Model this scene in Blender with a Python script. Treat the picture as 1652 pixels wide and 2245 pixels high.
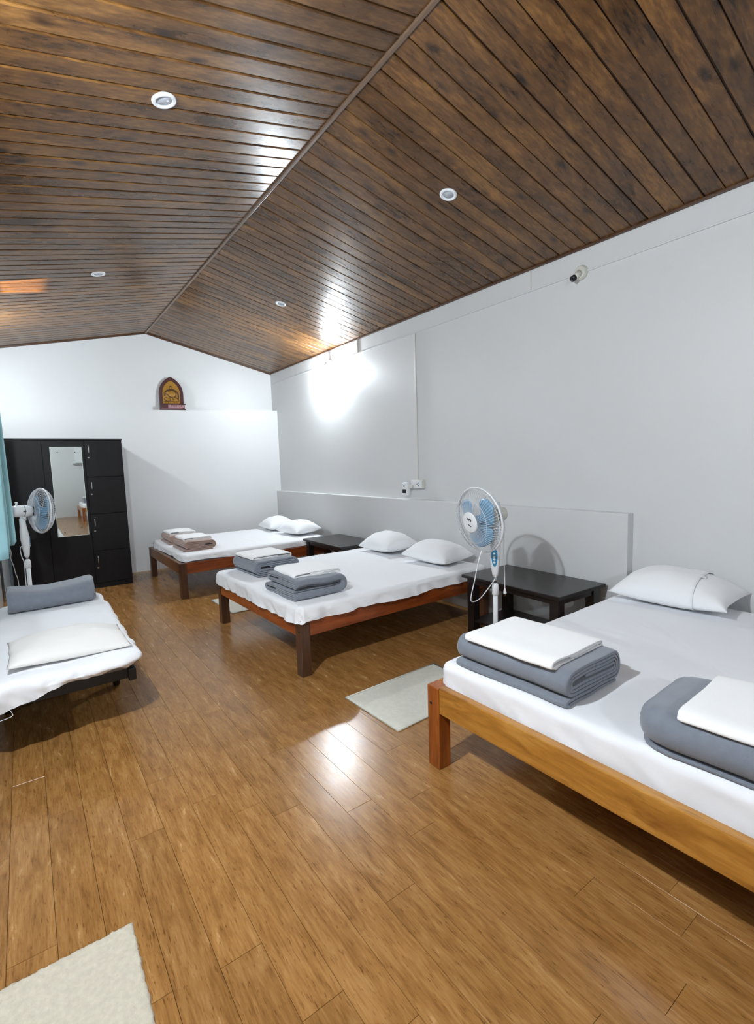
import bpy, bmesh, math, random
from mathutils import Vector, Matrix, noise
random.seed(7)
S = bpy.context.scene
COL = S.collection
R = math.radians
for o in list(bpy.data.objects):
    bpy.data.objects.remove(o)

# ------------------------------------------------------------------ camera
W_PX, H_PX, F_PX = 1652, 2245, 1064.0
yaw, pitch, roll = R(35.889), R(-5.797), R(1.843)
fwd = Vector((math.sin(yaw)*math.cos(pitch), math.cos(yaw)*math.cos(pitch), math.sin(pitch)))
r0 = Vector((math.cos(yaw), -math.sin(yaw), 0)); d0 = fwd.cross(r0)
rgt = math.cos(roll)*r0 + math.sin(roll)*d0
dwn = -math.sin(roll)*r0 + math.cos(roll)*d0
cd = bpy.data.cameras.new('camera'); cam = bpy.data.objects.new('camera', cd); COL.objects.link(cam)
cd.sensor_fit = 'HORIZONTAL'; cd.sensor_width = 36; cd.lens = 36*F_PX/W_PX
cd.clip_start = .02; cd.clip_end = 100
m = Matrix((rgt, -dwn, -fwd)).transposed().to_4x4(); m.translation = (0, 0, 1.45)
cam.matrix_world = m
S.camera = cam

# ------------------------------------------------------------------ world, exposure
w = bpy.data.worlds.new('night'); S.world = w; w.use_nodes = True
w.node_tree.nodes['Background'].inputs[0].default_value = (.02, .025, .04, 1)
w.node_tree.nodes['Background'].inputs[1].default_value = .5
S.view_settings.view_transform = 'Standard'; S.view_settings.look = 'None'
S.view_settings.gamma = 1; S.view_settings.use_curve_mapping = False
S.view_settings.exposure = 0.92
# strengths of the four bulbs of the room (their light is in the bulb builder)
BULB_L1, BULB_L2, BULB_R, BULB_L0 = 3050, 950, 1950, 2300
BULB_COL = (.85, .935, 1.0)

# ------------------------------------------------------------------ room numbers
XL, XR, XH = -.30, 3.50, 3.42          # left wall, right wall, low headboard wall
YB, YU, YREAR = 7.57, 7.76, -5.0       # lower back wall face, upper back wall face, rear wall
XRIDGE, ZRIDGE, SL = 1.600, 3.415, .2265
def zc(x): return ZRIDGE - SL*abs(x - XRIDGE)

# ------------------------------------------------------------------ materials
def nmat(name):
    m = bpy.data.materials.new(name); m.use_nodes = True
    nt = m.node_tree; b = nt.nodes['Principled BSDF']
    return m, nt, b
def lin(c):
    return tuple((v/255/12.92 if v/255 <= .04045 else ((v/255+.055)/1.055)**2.4) for v in c)
def N(nt, t, **k):
    n = nt.nodes.new(t)
    for a, v in k.items():
        if a == 'ins':
            for i, x in v.items(): n.inputs[i].default_value = x
        else: setattr(n, a, v)
    return n
def plain(name, rgb, rough=.5, metal=0, spec=.5, bump=0, bscale=200, var=0, vscale=8, coat=0, emit=None, estr=0, trans=0, sheen=0):
    m, nt, b = nmat(name); c = lin(rgb); L = nt.links.new
    b.inputs['Base Color'].default_value = (*c, 1); b.inputs['Roughness'].default_value = rough
    b.inputs['Metallic'].default_value = metal; b.inputs['Specular IOR Level'].default_value = spec
    b.inputs['Coat Weight'].default_value = coat; b.inputs['Transmission Weight'].default_value = trans
    b.inputs['Sheen Weight'].default_value = sheen
    tc = N(nt, 'ShaderNodeTexCoord')
    if var:
        n = N(nt, 'ShaderNodeTexNoise', ins={'Scale': vscale, 'Detail': 5})
        L(tc.outputs['Object'], n.inputs['Vector'])
        r = N(nt, 'ShaderNodeMapRange', ins={'From Min': .3, 'From Max': .7, 'To Min': 1-var, 'To Max': 1+var}); L(n.outputs[0], r.inputs[0])
        v = N(nt, 'ShaderNodeVectorMath', operation='SCALE'); v.inputs[0].default_value = c
        L(r.outputs[0], v.inputs['Scale']); L(v.outputs[0], b.inputs['Base Color'])
    if bump:
        n = N(nt, 'ShaderNodeTexNoise', ins={'Scale': bscale, 'Detail': 4})
        L(tc.outputs['Object'], n.inputs['Vector'])
        bp = N(nt, 'ShaderNodeBump', ins={'Strength': bump, 'Distance': .004}); L(n.outputs[0], bp.inputs['Height']); L(bp.outputs[0], b.inputs['Normal'])
    if emit:
        b.inputs['Emission Color'].default_value = (*emit, 1); b.inputs['Emission Strength'].default_value = estr
    return m
def wood(name, dark, mid, light, axis=0, fine=90, coarse=9, stretch=.07, rough=.35, tone=.12, bump=.08, knots=0, flecks=0, coat=0, wave=0, spec=.5, rvar=0, dist=.6):
    """grain running along a local axis, each piece with its own shift and tone"""
    m, nt, b = nmat(name); L = nt.links.new
    tc = N(nt, 'ShaderNodeTexCoord'); oi = N(nt, 'ShaderNodeObjectInfo')
    sh = N(nt, 'ShaderNodeVectorMath', operation='SCALE'); sh.inputs[0].default_value = (37.1, 53.7, 21.3); L(oi.outputs['Random'], sh.inputs['Scale'])
    ad = N(nt, 'ShaderNodeVectorMath', operation='ADD'); L(tc.outputs['Object'], ad.inputs[0]); L(sh.outputs[0], ad.inputs[1])
    def mp(scale, st):
        s = [scale]*3; s[axis] = scale*st
        n = N(nt, 'ShaderNodeMapping'); n.inputs['Scale'].default_value = s; L(ad.outputs[0], n.inputs['Vector']); return n
    n1 = N(nt, 'ShaderNodeTexNoise', ins={'Scale': 1, 'Detail': 8, 'Roughness': .62, 'Distortion': dist}); L(mp(coarse, stretch*2.4).outputs[0], n1.inputs['Vector'])
    n2 = N(nt, 'ShaderNodeTexNoise', ins={'Scale': 1, 'Detail': 6, 'Roughness': .6}); L(mp(fine, stretch).outputs[0], n2.inputs['Vector'])
    mx = N(nt, 'ShaderNodeMix', data_type='FLOAT', ins={0: .42}); L(n1.outputs[0], mx.inputs[2]); L(n2.outputs[0], mx.inputs[3])
    cr = N(nt, 'ShaderNodeValToRGB'); e = cr.color_ramp.elements
    e[0].position = .34; e[0].color = (*lin(dark), 1); e[1].position = .66; e[1].color = (*lin(light), 1)
    k = e.new(.5); k.color = (*lin(mid), 1)
    L(mx.outputs[0], cr.inputs[0]); col = cr.outputs[0]
    def mult(col, fac_socket, c):
        q = N(nt, 'ShaderNodeMix', data_type='RGBA', blend_type='MULTIPLY'); L(fac_socket, q.inputs[0]); L(col, q.inputs[6]); q.inputs[7].default_value = (*c, 1); return q.outputs[2]
    if flecks:
        n3 = N(nt, 'ShaderNodeTexNoise', ins={'Scale': 1, 'Detail': 3, 'Roughness': .5, 'Distortion': .3}); L(mp(fine*1.5, stretch*1.6).outputs[0], n3.inputs['Vector'])
        r = N(nt, 'ShaderNodeMapRange', ins={'From Min': .60, 'From Max': .72, 'To Min': 0, 'To Max': flecks}); L(n3.outputs[0], r.inputs[0])
        col = mult(col, r.outputs[0], (.32, .24, .18))
    if knots:
        vo = N(nt, 'ShaderNodeTexVoronoi', ins={'Scale': 1, 'Randomness': 1}); L(mp(7.5, .42).outputs[0], vo.inputs['Vector'])
        r = N(nt, 'ShaderNodeMapRange', ins={'From Min': .06, 'From Max': .22, 'To Min': knots, 'To Max': 0}); L(vo.outputs['Distance'], r.inputs[0])
        col = mult(col, r.outputs[0], (.16, .11, .08))
        n4 = N(nt, 'ShaderNodeTexNoise', ins={'Scale': 1, 'Detail': 4}); L(mp(16, .12).outputs[0], n4.inputs['Vector'])
        r = N(nt, 'ShaderNodeMapRange', ins={'From Min': .56, 'From Max': .70, 'To Min': 0, 'To Max': .6}); L(n4.outputs[0], r.inputs[0])
        col = mult(col, r.outputs[0], (.42, .34, .30))
    tn = N(nt, 'ShaderNodeMapRange', ins={'To Min': 1-tone, 'To Max': 1+tone}); L(oi.outputs['Random'], tn.inputs[0])
    v = N(nt, 'ShaderNodeVectorMath', operation='SCALE'); L(col, v.inputs[0]); L(tn.outputs[0], v.inputs['Scale'])
    L(v.outputs[0], b.inputs['Base Color'])
    b.inputs['Roughness'].default_value = rough; b.inputs['Coat Weight'].default_value = coat; b.inputs['Coat Roughness'].default_value = .12
    b.inputs['Specular IOR Level'].default_value = spec
    hgt = n2.outputs[0]
    if bump:
        bp = N(nt, 'ShaderNodeBump', ins={'Strength': bump, 'Distance': .002}); L(hgt, bp.inputs['Height'])
        last = bp
        if wave:
            n5 = N(nt, 'ShaderNodeTexNoise', ins={'Scale': 14, 'Detail': 2, 'Distortion': .8}); L(ad.outputs[0], n5.inputs['Vector'])
            b2 = N(nt, 'ShaderNodeBump', ins={'Strength': wave, 'Distance': .004}); L(n5.outputs[0], b2.inputs['Height']); L(bp.outputs[0], b2.inputs['Normal']); last = b2
        L(last.outputs[0], b.inputs['Normal'])
    if rvar:
        r = N(nt, 'ShaderNodeMapRange', ins={'From Min': .3, 'From Max': .7, 'To Min': rough-rvar, 'To Max': rough+rvar}); L(n1.outputs[0], r.inputs[0]); L(r.outputs[0], b.inputs['Roughness'])
    return m
M = {}
M['wall'] = plain('white_wall_paint', (208, 209, 209), .45, bump=.05, bscale=60, var=.012, vscale=2.5)
M['wall_edge'] = plain('cream_plaster_edge', (196, 194, 184), .7)
M['ceil'] = wood('brown_ceiling_board', (42, 25, 10), (93, 62, 30), (138, 98, 50), axis=0, fine=62, coarse=6, stretch=.08, rough=.29, tone=.13, bump=.04, knots=.95, rvar=.05, flecks=.45)
M['ceil_back'] = plain('dark_groove', (38, 24, 14), .5)
M['trim'] = plain('brown_cornice', (74, 48, 30), .4, var=.15, vscale=20)
M['ridge'] = plain('taupe_ridge_strip', (104, 84, 68), .3)
M['floor'] = wood('bamboo_laminate', (124, 84, 42), (154, 109, 58), (178, 133, 80), axis=1, fine=150, coarse=26, stretch=.075, rough=.25, tone=.07, bump=.10, flecks=.7, wave=.09, rvar=.03)
M['floor_base'] = plain('floor_underlay', (70, 45, 22), .6)
M['teak'] = wood('golden_teak', (136, 84, 26), (176, 120, 46), (204, 150, 74), axis=1, fine=30, coarse=8, stretch=.09, rough=.33, tone=.03, bump=.04, flecks=.5, coat=.2, dist=2.2)
M['teak_leg'] = wood('red_teak_leg', (96, 44, 14), (146, 76, 26), (176, 104, 42), axis=2, fine=50, coarse=10, stretch=.07, rough=.28, tone=.05, bump=.04, flecks=.5, coat=.3)
M['maho'] = wood('mahogany_rail', (108, 48, 14), (148, 72, 24), (172, 94, 38), axis=1, fine=50, coarse=9, stretch=.06, rough=.32, tone=.08, bump=.04, flecks=.4, coat=.2)
M['maho_x'] = wood('mahogany_side_rail', (92, 40, 12), (132, 62, 22), (156, 82, 34), axis=0, fine=50, coarse=9, stretch=.06, rough=.32, tone=.08, bump=.04, flecks=.4, coat=.2)
M['walnut_leg'] = wood('dark_leg', (48, 30, 20), (76, 47, 30), (100, 64, 42), axis=2, fine=50, coarse=9, stretch=.07, rough=.3, tone=.1, bump=.04, flecks=.5, coat=.2)
M['walnut'] = wood('brown_rail', (84, 52, 28), (120, 78, 42), (148, 100, 58), axis=1, fine=50, coarse=9, stretch=.06, rough=.34, tone=.06, bump=.04, flecks=.4)
M['ebony'] = wood('black_brown_lacquer', (18, 13, 12), (26, 20, 18), (36, 28, 25), axis=1, fine=60, coarse=8, stretch=.06, rough=.30, tone=.05, bump=.03)
M['ward'] = wood('black_brown_laminate', (10, 9, 10), (15, 13, 14), (22, 19, 20), axis=2, fine=70, coarse=9, stretch=.05, rough=.45, tone=.05, bump=.04, spec=.22)
M['blue_edge'] = plain('blue_grey_panel', (100, 116, 130), .5)
M['sheet'] = plain('white_cotton', (240, 241, 244), .85, bump=.10, bscale=420, sheen=.1)
M['sheet2'] = plain('white_cotton_cool', (236, 237, 241), .85, bump=.10, bscale=420, sheen=.1)
M['pillow'] = plain('white_pillowcase', (240, 241, 243), .85, bump=.10, bscale=380, sheen=.1)
M['cream_pillow'] = plain('cream_pillowcase', (234, 231, 227), .9, bump=.12, bscale=350, sheen=.1)
M['towel'] = plain('white_terry', (246, 246, 246), .95, bump=.25, bscale=420, sheen=.3)
M['grey'] = plain('grey_fleece', (120, 126, 137), .95, bump=.5, bscale=600, var=.06, vscale=30, sheen=.35)
M['brown'] = plain('brown_fleece', (164, 136, 124), .95, bump=.5, bscale=600, var=.06, vscale=30, sheen=.35)
M['matt'] = plain('grey_mattress', (120, 122, 124), .9)
M['rug'] = plain('ivory_rug', (214, 212, 200), .95, bump=.6, bscale=160, var=.05, vscale=30)
M['shag'] = plain('ivory_shag', (202, 193, 175), .95, bump=1.0, bscale=120, var=.08, vscale=60)
M['white'] = plain('white_plastic', (226, 228, 230), .35)
M['offw'] = plain('cream_plastic', (206, 205, 196), .4)
M['pgrey'] = plain('grey_plastic', (176, 176, 172), .4)
M['wire'] = plain('white_wire', (206, 208, 212), .35)
M['black'] = plain('black_plastic', (14, 14, 18), .4)
M['dgrey'] = plain('dark_print', (46, 48, 56), .5)
M['blade'] = plain('blue_blade', (122, 172, 205), .3, trans=.2)
M['panel'] = plain('blue_panel', (52, 132, 172), .35)
M['button'] = plain('white_button', (226, 240, 246), .3)
M['chrome'] = plain('chrome', (190, 190, 192), .16, metal=1)
M['mirror'] = plain('mirror_glass', (222, 228, 226), .015, metal=1)
M['mir_edge'] = plain('mirror_edge', (205, 214, 205), .25)
M['curtain'] = plain('aqua_curtain', (158, 206, 214), .8, var=.04, vscale=10, bump=.2, bscale=500)
M['metal_dk'] = plain('black_steel', (20, 20, 22), .4)
M['maroon'] = plain('maroon_lacquer', (62, 16, 15), .4, var=.15, vscale=20)
M['gold'] = plain('gold_leaf', (150, 108, 26), .45, metal=.2, var=.12, vscale=60, bump=.4, bscale=120)
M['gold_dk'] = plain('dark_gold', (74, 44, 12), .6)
M['plate'] = plain('pink_grey_plate', (160, 120, 122), .4)
M['dl'] = plain('downlight_ring', (232, 236, 240), .35)
M['dlc'] = plain('downlight_glass', (186, 192, 202), .3)
M['warm'] = plain('warm_bulb', (255, 170, 80), .5, emit=(1, .74, .26), estr=26000)

# ------------------------------------------------------------------ geometry helpers
def link(name, me, mat=None, parent=None, loc=None, smooth=False):
    if mat is not None:
        me.materials.append(M[mat] if isinstance(mat, str) else mat)
    if smooth:
        for p in me.polygons: p.use_smooth = True
    o = bpy.data.objects.new(name, me); COL.objects.link(o)
    if parent: o.parent = parent
    if loc: o.location = loc
    return o
def mesh(name, vs, fs):
    me = bpy.data.meshes.new(name); me.from_pydata([tuple(v) for v in vs], [], fs); me.update(); return me
def from_bm(name, bm):
    bmesh.ops.recalc_face_normals(bm, faces=bm.faces)
    me = bpy.data.meshes.new(name); bm.to_mesh(me); bm.free(); return me
def thing(name, label, cat, loc=(0, 0, 0), rz=0, group=None):
    o = bpy.data.objects.new(name, None); COL.objects.link(o); o.empty_display_size = .1
    o.location = loc; o.rotation_euler = (0, 0, rz); return tag(o, label, cat, group)
def tag(o, label, cat, group=None):
    o['label'] = label; o['category'] = cat
    if group: o['group'] = group
    return o
def struct(o):
    o['kind'] = 'structure'; return o
def box_bm(bm, x0, x1, y0, y1, z0, z1, bev=0, seg=2):
    vs = [bm.verts.new(c) for c in ((x0,y0,z0),(x1,y0,z0),(x1,y1,z0),(x0,y1,z0),(x0,y0,z1),(x1,y0,z1),(x1,y1,z1),(x0,y1,z1))]
    fs = [bm.faces.new([vs[i] for i in f]) for f in ((0,3,2,1),(4,5,6,7),(0,1,5,4),(1,2,6,5),(2,3,7,6),(3,0,4,7))]
    if bev:
        es = list({e for f in fs for e in f.edges})
        bmesh.ops.bevel(bm, geom=es, offset=bev, segments=seg, affect='EDGES', profile=.5)
def box(name, x0, x1, y0, y1, z0, z1, mat, parent=None, bev=.003, loc=None, seg=2):
    bm = bmesh.new(); box_bm(bm, x0, x1, y0, y1, z0, z1, bev, seg)
    return link(name, from_bm(name, bm), mat, parent, loc)
def tube_data(pts, rad, n=8, closed=False, vs=None, fs=None):
    vs = [] if vs is None else vs; fs = [] if fs is None else fs
    pts = [Vector(p) for p in pts]; base = len(vs); k = len(pts)
    up = Vector((0, 0, 1)); prev = None
    for i, p in enumerate(pts):
        a = pts[(i-1) % k] if (closed or i > 0) else p; b = pts[(i+1) % k] if (closed or i < k-1) else p
        t = (b-a).normalized()
        if prev is None:
            s = t.cross(up if abs(t.z) < .9 else Vector((1, 0, 0))).normalized()
        else:
            s = (prev - t*prev.dot(t)).normalized()
        prev = s; q = t.cross(s)
        r = rad[i] if isinstance(rad, (list, tuple)) else rad
        for j in range(n):
            g = 2*math.pi*j/n; vs.append(p + (s*math.cos(g)+q*math.sin(g))*r)
    for i in range(k if closed else k-1):
        for j in range(n):
            i2 = (i+1) % k
            fs.append((base+i*n+j, base+i*n+(j+1) % n, base+i2*n+(j+1) % n, base+i2*n+j))
    if not closed:
        fs.append(tuple(base+j for j in range(n))[::-1]); fs.append(tuple(base+(k-1)*n+j for j in range(n)))
    return vs, fs
def tube(name, pts, rad, mat, parent=None, n=8, closed=False):
    vs, fs = tube_data(pts, rad, n, closed)
    return link(name, mesh(name, vs, fs), mat, parent, smooth=True)
def smooth_path(pts, per=6):
    pts = [Vector(p) for p in pts]; out = []
    for i in range(len(pts)-1):
        p0 = pts[max(i-1, 0)]; p1 = pts[i]; p2 = pts[i+1]; p3 = pts[min(i+2, len(pts)-1)]
        for j in range(per):
            t = j/per
            out.append(.5*((2*p1)+(p2-p0)*t+(2*p0-5*p1+4*p2-p3)*t*t+(3*p1-p0-3*p2+p3)*t**3))
    return out+[pts[-1]]
def lathe_data(prof, n=32, T=None, vs=None, fs=None):
    """profile of (radius, height); T maps to place"""
    vs = [] if vs is None else vs; fs = [] if fs is None else fs; base = len(vs)
    for r, h in prof:
        for j in range(n):
            g = 2*math.pi*j/n; v = Vector((r*math.cos(g), r*math.sin(g), h)); vs.append(T @ v if T else v)
    for i in range(len(prof)-1):
        for j in range(n):
            fs.append((base+i*n+j, base+i*n+(j+1) % n, base+(i+1)*n+(j+1) % n, base+(i+1)*n+j))
    fs.append(tuple(base+j for j in range(n))[::-1]); fs.append(tuple(base+(len(prof)-1)*n+j for j in range(n)))
    return vs, fs
def lathe(name, prof, mat, parent=None, n=32, T=None, smooth=True):
    vs, fs = lathe_data(prof, n, T); me = mesh(name, vs, fs)
    o = link(name, me, mat, parent)
    if smooth:
        for p in me.polygons: p.use_smooth = len(p.vertices) == 4
    return o
def align(d, p):
    """matrix taking local +Z to direction d at point p"""
    return Matrix.Translation(Vector(p)) @ Vector(d).to_track_quat('Z', 'Y').to_matrix().to_4x4()
def prism(name, poly, thick, mat, parent=None, T=None, bev=0):
    """polygon in local XY extruded along +Z"""
    bm = bmesh.new(); vs = [bm.verts.new((x, y, 0)) for x, y in poly]
    f = bm.faces.new(vs); r = bmesh.ops.extrude_face_region(bm, geom=[f])
    bmesh.ops.translate(bm, verts=[v for v in r['geom'] if isinstance(v, bmesh.types.BMVert)], vec=(0, 0, thick))
    if bev:
        bmesh.ops.recalc_face_normals(bm, faces=bm.faces)
        top = [e for e in bm.edges if all(abs(v.co.z-thick) < 1e-6 for v in e.verts)]
        bmesh.ops.bevel(bm, geom=top, offset=bev, segments=2, affect='EDGES', profile=.5)
    bmesh.ops.triangulate(bm, faces=[f for f in bm.faces if len(f.verts) > 4])
    if T: bmesh.ops.transform(bm, matrix=T, verts=bm.verts)
    return link(name, from_bm(name, bm), mat, parent)

# ------------------------------------------------------------------ the room
floor = struct(box('floor', XL-.1, XR+.1, YREAR-.1, YU+.1, -.06, -.012, 'floor_base', bev=0))
PW, PL, X00 = .1265, 1.035, .343
OFF = {-3: 2.388, -2: 2.380, -1: 2.023, 0: 1.322, 1: 1.055, 2: 1.918, 3: 1.80, 4: 1.196, 5: 1.63, 6: 1.366, 7: .493, 8: .832, 9: .56}
def plank_mesh(length):
    bm = bmesh.new(); box_bm(bm, -PW/2+.0006, PW/2-.0006, -length/2+.0006, length/2-.0006, -.012, 0, .0004, 1)
    me = from_bm('plank', bm); me.materials.append(M['floor']); return me
full_plank = plank_mesh(PL)
rest = bmesh.new()
for k in range(-6, 26):
    xa = X00+PW*k+PW/2
    j0 = OFF.get(k, random.uniform(0, PL)) % PL
    y = j0 - PL*8
    while y < YB:
        a, b_ = max(y, YREAR), min(y+PL, YB)
        if b_ - a > .03:
            if b_ < .12:
                box_bm(rest, xa-PW/2+.0006, xa+PW/2-.0006, a+.0006, b_-.0006, -.012, 0)
            else:
                me = full_plank if b_-a > PL-1e-4 else plank_mesh(b_-a)
                o = bpy.data.objects.new('plank', me); COL.objects.link(o); o.parent = floor; o.location = (xa, (a+b_)/2, 0)
        y += PL
o = link('plank_rest', from_bm('plank_rest', rest), 'floor', floor); o['kind'] = 'stuff'

wr = struct(box('wall_right', XR, XR+.12, YREAR-.1, YU+.1, -.06, zc(XR)+.05, 'wall', bev=0))
struct(box('wall_headboard', XH, XR, 1.715, YB, 0, 1.035, 'wall', bev=.004))
# back wall: thick lower part with a slightly sloping ledge, thin upper gable
def ledge(x): return 2.250 + (x+.15)*.0300
vs = []
for y in (YB, YU+.12):
    for x in (XL-.1, XR+.1): vs += [(x, y, -.06), (x, y, ledge(x))]
struct(link('wall_back', mesh('wall_back', vs, [(0,2,3,1),(4,5,7,6),(1,3,7,5),(0,1,5,4),(2,6,7,3),(0,4,6,2)]), 'wall'))
vs = []
for y in (YU, YU+.12):
    vs += [(XL-.1, y, 2.2), (XR+.1, y, 2.2), (XR+.1, y, zc(XR)+.03), (XRIDGE, y, ZRIDGE+.06), (XL-.1, y, zc(XL)+.03)]
struct(link('wall_gable', mesh('wall_gable', vs, [(0,1,2,3,4),(9,8,7,6,5),(0,5,6,1),(1,6,7,2),(2,7,8,3),(3,8,9,4),(4,9,5,0)]), 'wall'))
# left wall with a small ventilator opening high up
VY0, VY1, VZ0, VZ1 = 5.275, 5.485, 2.557, 2.735
bm = bmesh.new()
for a in ((YREAR-.1, VY0, -.06, zc(XL)+.05), (VY1, YU+.1, -.06, zc(XL)+.05), (VY0, VY1, -.06, VZ0), (VY0, VY1, VZ1, zc(XL)+.05)):
    box_bm(bm, XL-.02, XL, a[0], a[1], a[2], a[3])
wl = struct(link('wall_left', from_bm('wall_left', bm), 'wall'))
vf = struct(thing('window_1', '', '', (XL, 0, 0)))
for k in ('label', 'category'): del vf[k]
for a in ((VY0-.03, VY1+.03, VZ0-.03, VZ0), (VY0-.03, VY1+.03, VZ1, VZ1+.03), (VY0-.03, VY0, VZ0, VZ1), (VY1, VY1+.03, VZ0, VZ1)):
    box('window_frame', .0, .012, a[0], a[1], a[2], a[3], 'trim', vf)
struct(box('wall_rear', XL-.1, XR+.1, YREAR-.1, YREAR, -.06, 3.5, 'wall', bev=0))

# ceiling: two slopes of boards with open grooves
BW = .1095
def slope(side, phase, g1, g2):
    xe = XL-.02 if side < 0 else XR+.02
    x0, x1 = (xe, XRIDGE) if side < 0 else (XRIDGE, xe)
    up = .03
    vs = []
    for y in (YREAR, YU+.05):
        for x in (x0, x1): vs += [(x, y, zc(x)+.012), (x, y, zc(x)+.012+up)]
    c = struct(link('ceiling', mesh('ceiling', vs, [(0,2,3,1),(4,5,7,6),(1,3,7,5),(0,4,6,2),(0,1,5,4),(2,6,7,3)]), 'ceil_back'))
    def board(bm, yc, k):
        ga = g2 if k % 3 == 0 else g1; gb = g2 if (k+1) % 3 == 0 else g1
        prof = [(-BW/2+ga, .012), (-BW/2+ga, ga*.9), (-BW/2+ga*1.9, 0), (BW/2-gb*1.9, 0), (BW/2-gb, gb*.9), (BW/2-gb, .012)]
        a = [bm.verts.new((x0, yc+y, zc(x0)+z)) for y, z in prof]; b = [bm.verts.new((x1, yc+y, zc(x1)+z)) for y, z in prof]
        for i in range(5): bm.faces.new((a[i], a[i+1], b[i+1], b[i]))
        bm.faces.new(a[::-1]); bm.faces.new(b)
    mes = []
    for k in range(3):
        bm = bmesh.new(); board(bm, 0, k); me = from_bm('ceiling_board', bm); me.materials.append(M['ceil']); mes.append(me)
    rest = bmesh.new(); k = math.ceil((YREAR-phase)/BW)
    while phase+(k+.5)*BW < YU:
        yc = phase+(k+.5)*BW
        if yc < .4: board(rest, yc, k)
        else:
            o = bpy.data.objects.new('ceiling_board', mes[k % 3]); COL.objects.link(o); o.parent = c; o.location = (0, yc, 0)
        k += 1
    o = link('ceiling_board_rest', from_bm('ceiling_board_rest', rest), 'ceil', c); o['kind'] = 'stuff'
slope(-1, 2.218, .0047, .0056); slope(1, 1.652, .0028, .0046)
struct(box('trim_1', XRIDGE-.012, XRIDGE+.012, YREAR, YU, ZRIDGE-.014, ZRIDGE+.005, 'ridge', bev=.004))
struct(box('trim_2', XR-.022, XR, YREAR, YU, zc(XR)-.012, zc(XR)+.006, 'trim', bev=.004))
def gable_trim(name, xa, xb):
    vs = []
    for x in (xa, xb):
        for y in (YU-.02, YU): vs += [(x, y, zc(x)-.016), (x, y, zc(x)+.01)]
    struct(link(name, mesh(name, vs, [(0,2,3,1),(4,5,7,6),(0,4,6,2),(1,3,7,5),(0,1,5,4),(2,6,7,3)]), 'trim'))
gable_trim('trim_3', XL, XRIDGE); gable_trim('trim_4', XRIDGE, XR)

# ------------------------------------------------------------------ lamps
def bulb(p, d, strength, label, hlabel, wall_x):
    """ceramic holder on the wall with an LED bulb screwed into it, pointing along d"""
    p = Vector(p); d = Vector(d).normalized(); s = 1 if wall_x < 1 else -1
    h = thing('lamp_holder', hlabel, 'lamp holder', (wall_x, p.y, p.z+.02), group='wall lamp holders')
    lathe('base_plate', [(.046, 0), (.046, .012), (.034, .022), (.02, .024)], 'white', h, 24, align((s, 0, 0), (0, 0, 0)))
    q = p - d*.012 - Vector((wall_x, p.y, p.z+.02))
    tube('socket_neck', smooth_path([(s*.015, 0, 0), (s*.035, 0, .0), q-d*.03, q], 5), .018, 'white', h, 14)
    b = thing('led_bulb', label, 'bulb', p, group='lit LED bulbs on the walls')
    T = align(d, (0, 0, 0))
    lathe('bulb_cap', [(.0135, -.012), (.0135, .016), (.018, .022), (.029, .055)], 'white', b, 24, T)
    g = lathe('bulb_globe', [(.029, .056), (.0315, .066), (.0305, .082), (.024, .097), (.012, .106), (.002, .108)], None, b, 24, T)
    g.data.materials.append(plain('bulb_glow', (250, 250, 255), .4, emit=BULB_COL, estr=strength))
    return b
bulb((XR-.075, 5.80, 2.80), (-.30, -.1, -.95), BULB_R, 'lit bulb on the wall above the low wall, making the bright glare', 'lamp holder behind the glare of the lit bulb', XR)
bulb((XL+.06, 6.27, 2.78), (.30, 0, -.95), BULB_L2, 'lit bulb on the wall beside the curtain, above the wardrobe', 'lamp holder above the wardrobe beside the curtain', XL)
bulb((XL+.06, 1.45, 2.58), (.30, 0, -.95), BULB_L1, 'lit bulb on the wall opposite the golden wooden bed', 'lamp holder opposite the golden wooden bed', XL)
bulb((XL+.06, -2.6, 2.62), (.30, 0, -.95), BULB_L0, 'lit bulb on the wall near the light bed seen in the mirror', 'lamp holder near the light bed seen in the mirror', XL)
# empty holder on the right wall
h = thing('lamp_holder', 'empty white lamp holder with black socket mouth on the cable strip', 'lamp holder', (XR, 2.135, 2.81), group='wall lamp holders')
Tn = lambda d, p: align(d, p)
lathe('base_plate', [(.052, 0), (.052, .010), (.046, .014), (.046, .026), (.040, .032)], 'offw', h, 28, Tn((-1, 0, 0), (0, 0, 0)))
d = Vector((-.75, .30, -.60)).normalized()
lathe('socket_neck', [(.026, 0), (.024, .03), (.021, .052)], 'offw', h, 24, Tn(d, (-.026, 0, -.006)))
lathe('socket_mouth', [(.0205, 0), (.0215, .004), (.0215, .03), (.017, .03), (.017, .012)], 'black', h, 24, Tn(d, Vector((-.026, 0, -.006))+d*.052))
# four recessed downlights, switched off
for x, y, lb in ((.70, 2.60, 'white downlight in the ceiling slope over the rollaway bed, further from the wardrobe'),
                 (.70, 5.10, 'white downlight in the ceiling slope over the rollaway bed, nearer the wardrobe'),
                 (2.46, 2.47, 'white round downlight in the ceiling slope above the golden bed and the fan'),
                 (2.45, 5.06, 'white round downlight in the ceiling slope by the lit bulb glare')):
    s = 1 if x < XRIDGE else -1
    nrm = Vector((SL*s, 0, -1)).normalized()
    t = thing('downlight', lb, 'downlight', (x, y, zc(x)), group='ceiling downlights')
    T = align(nrm, (0, 0, 0))
    lathe('trim_ring', [(.058, -.002), (.058, .004), (.054, .009), (.044, .011), (.038, .006), (.036, .001)], 'dl', t, 40, T)
    lathe('diffuser', [(.0365, -.002), (.0365, .0035), (.002, .0040)], 'dlc', t, 40, T)
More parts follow.
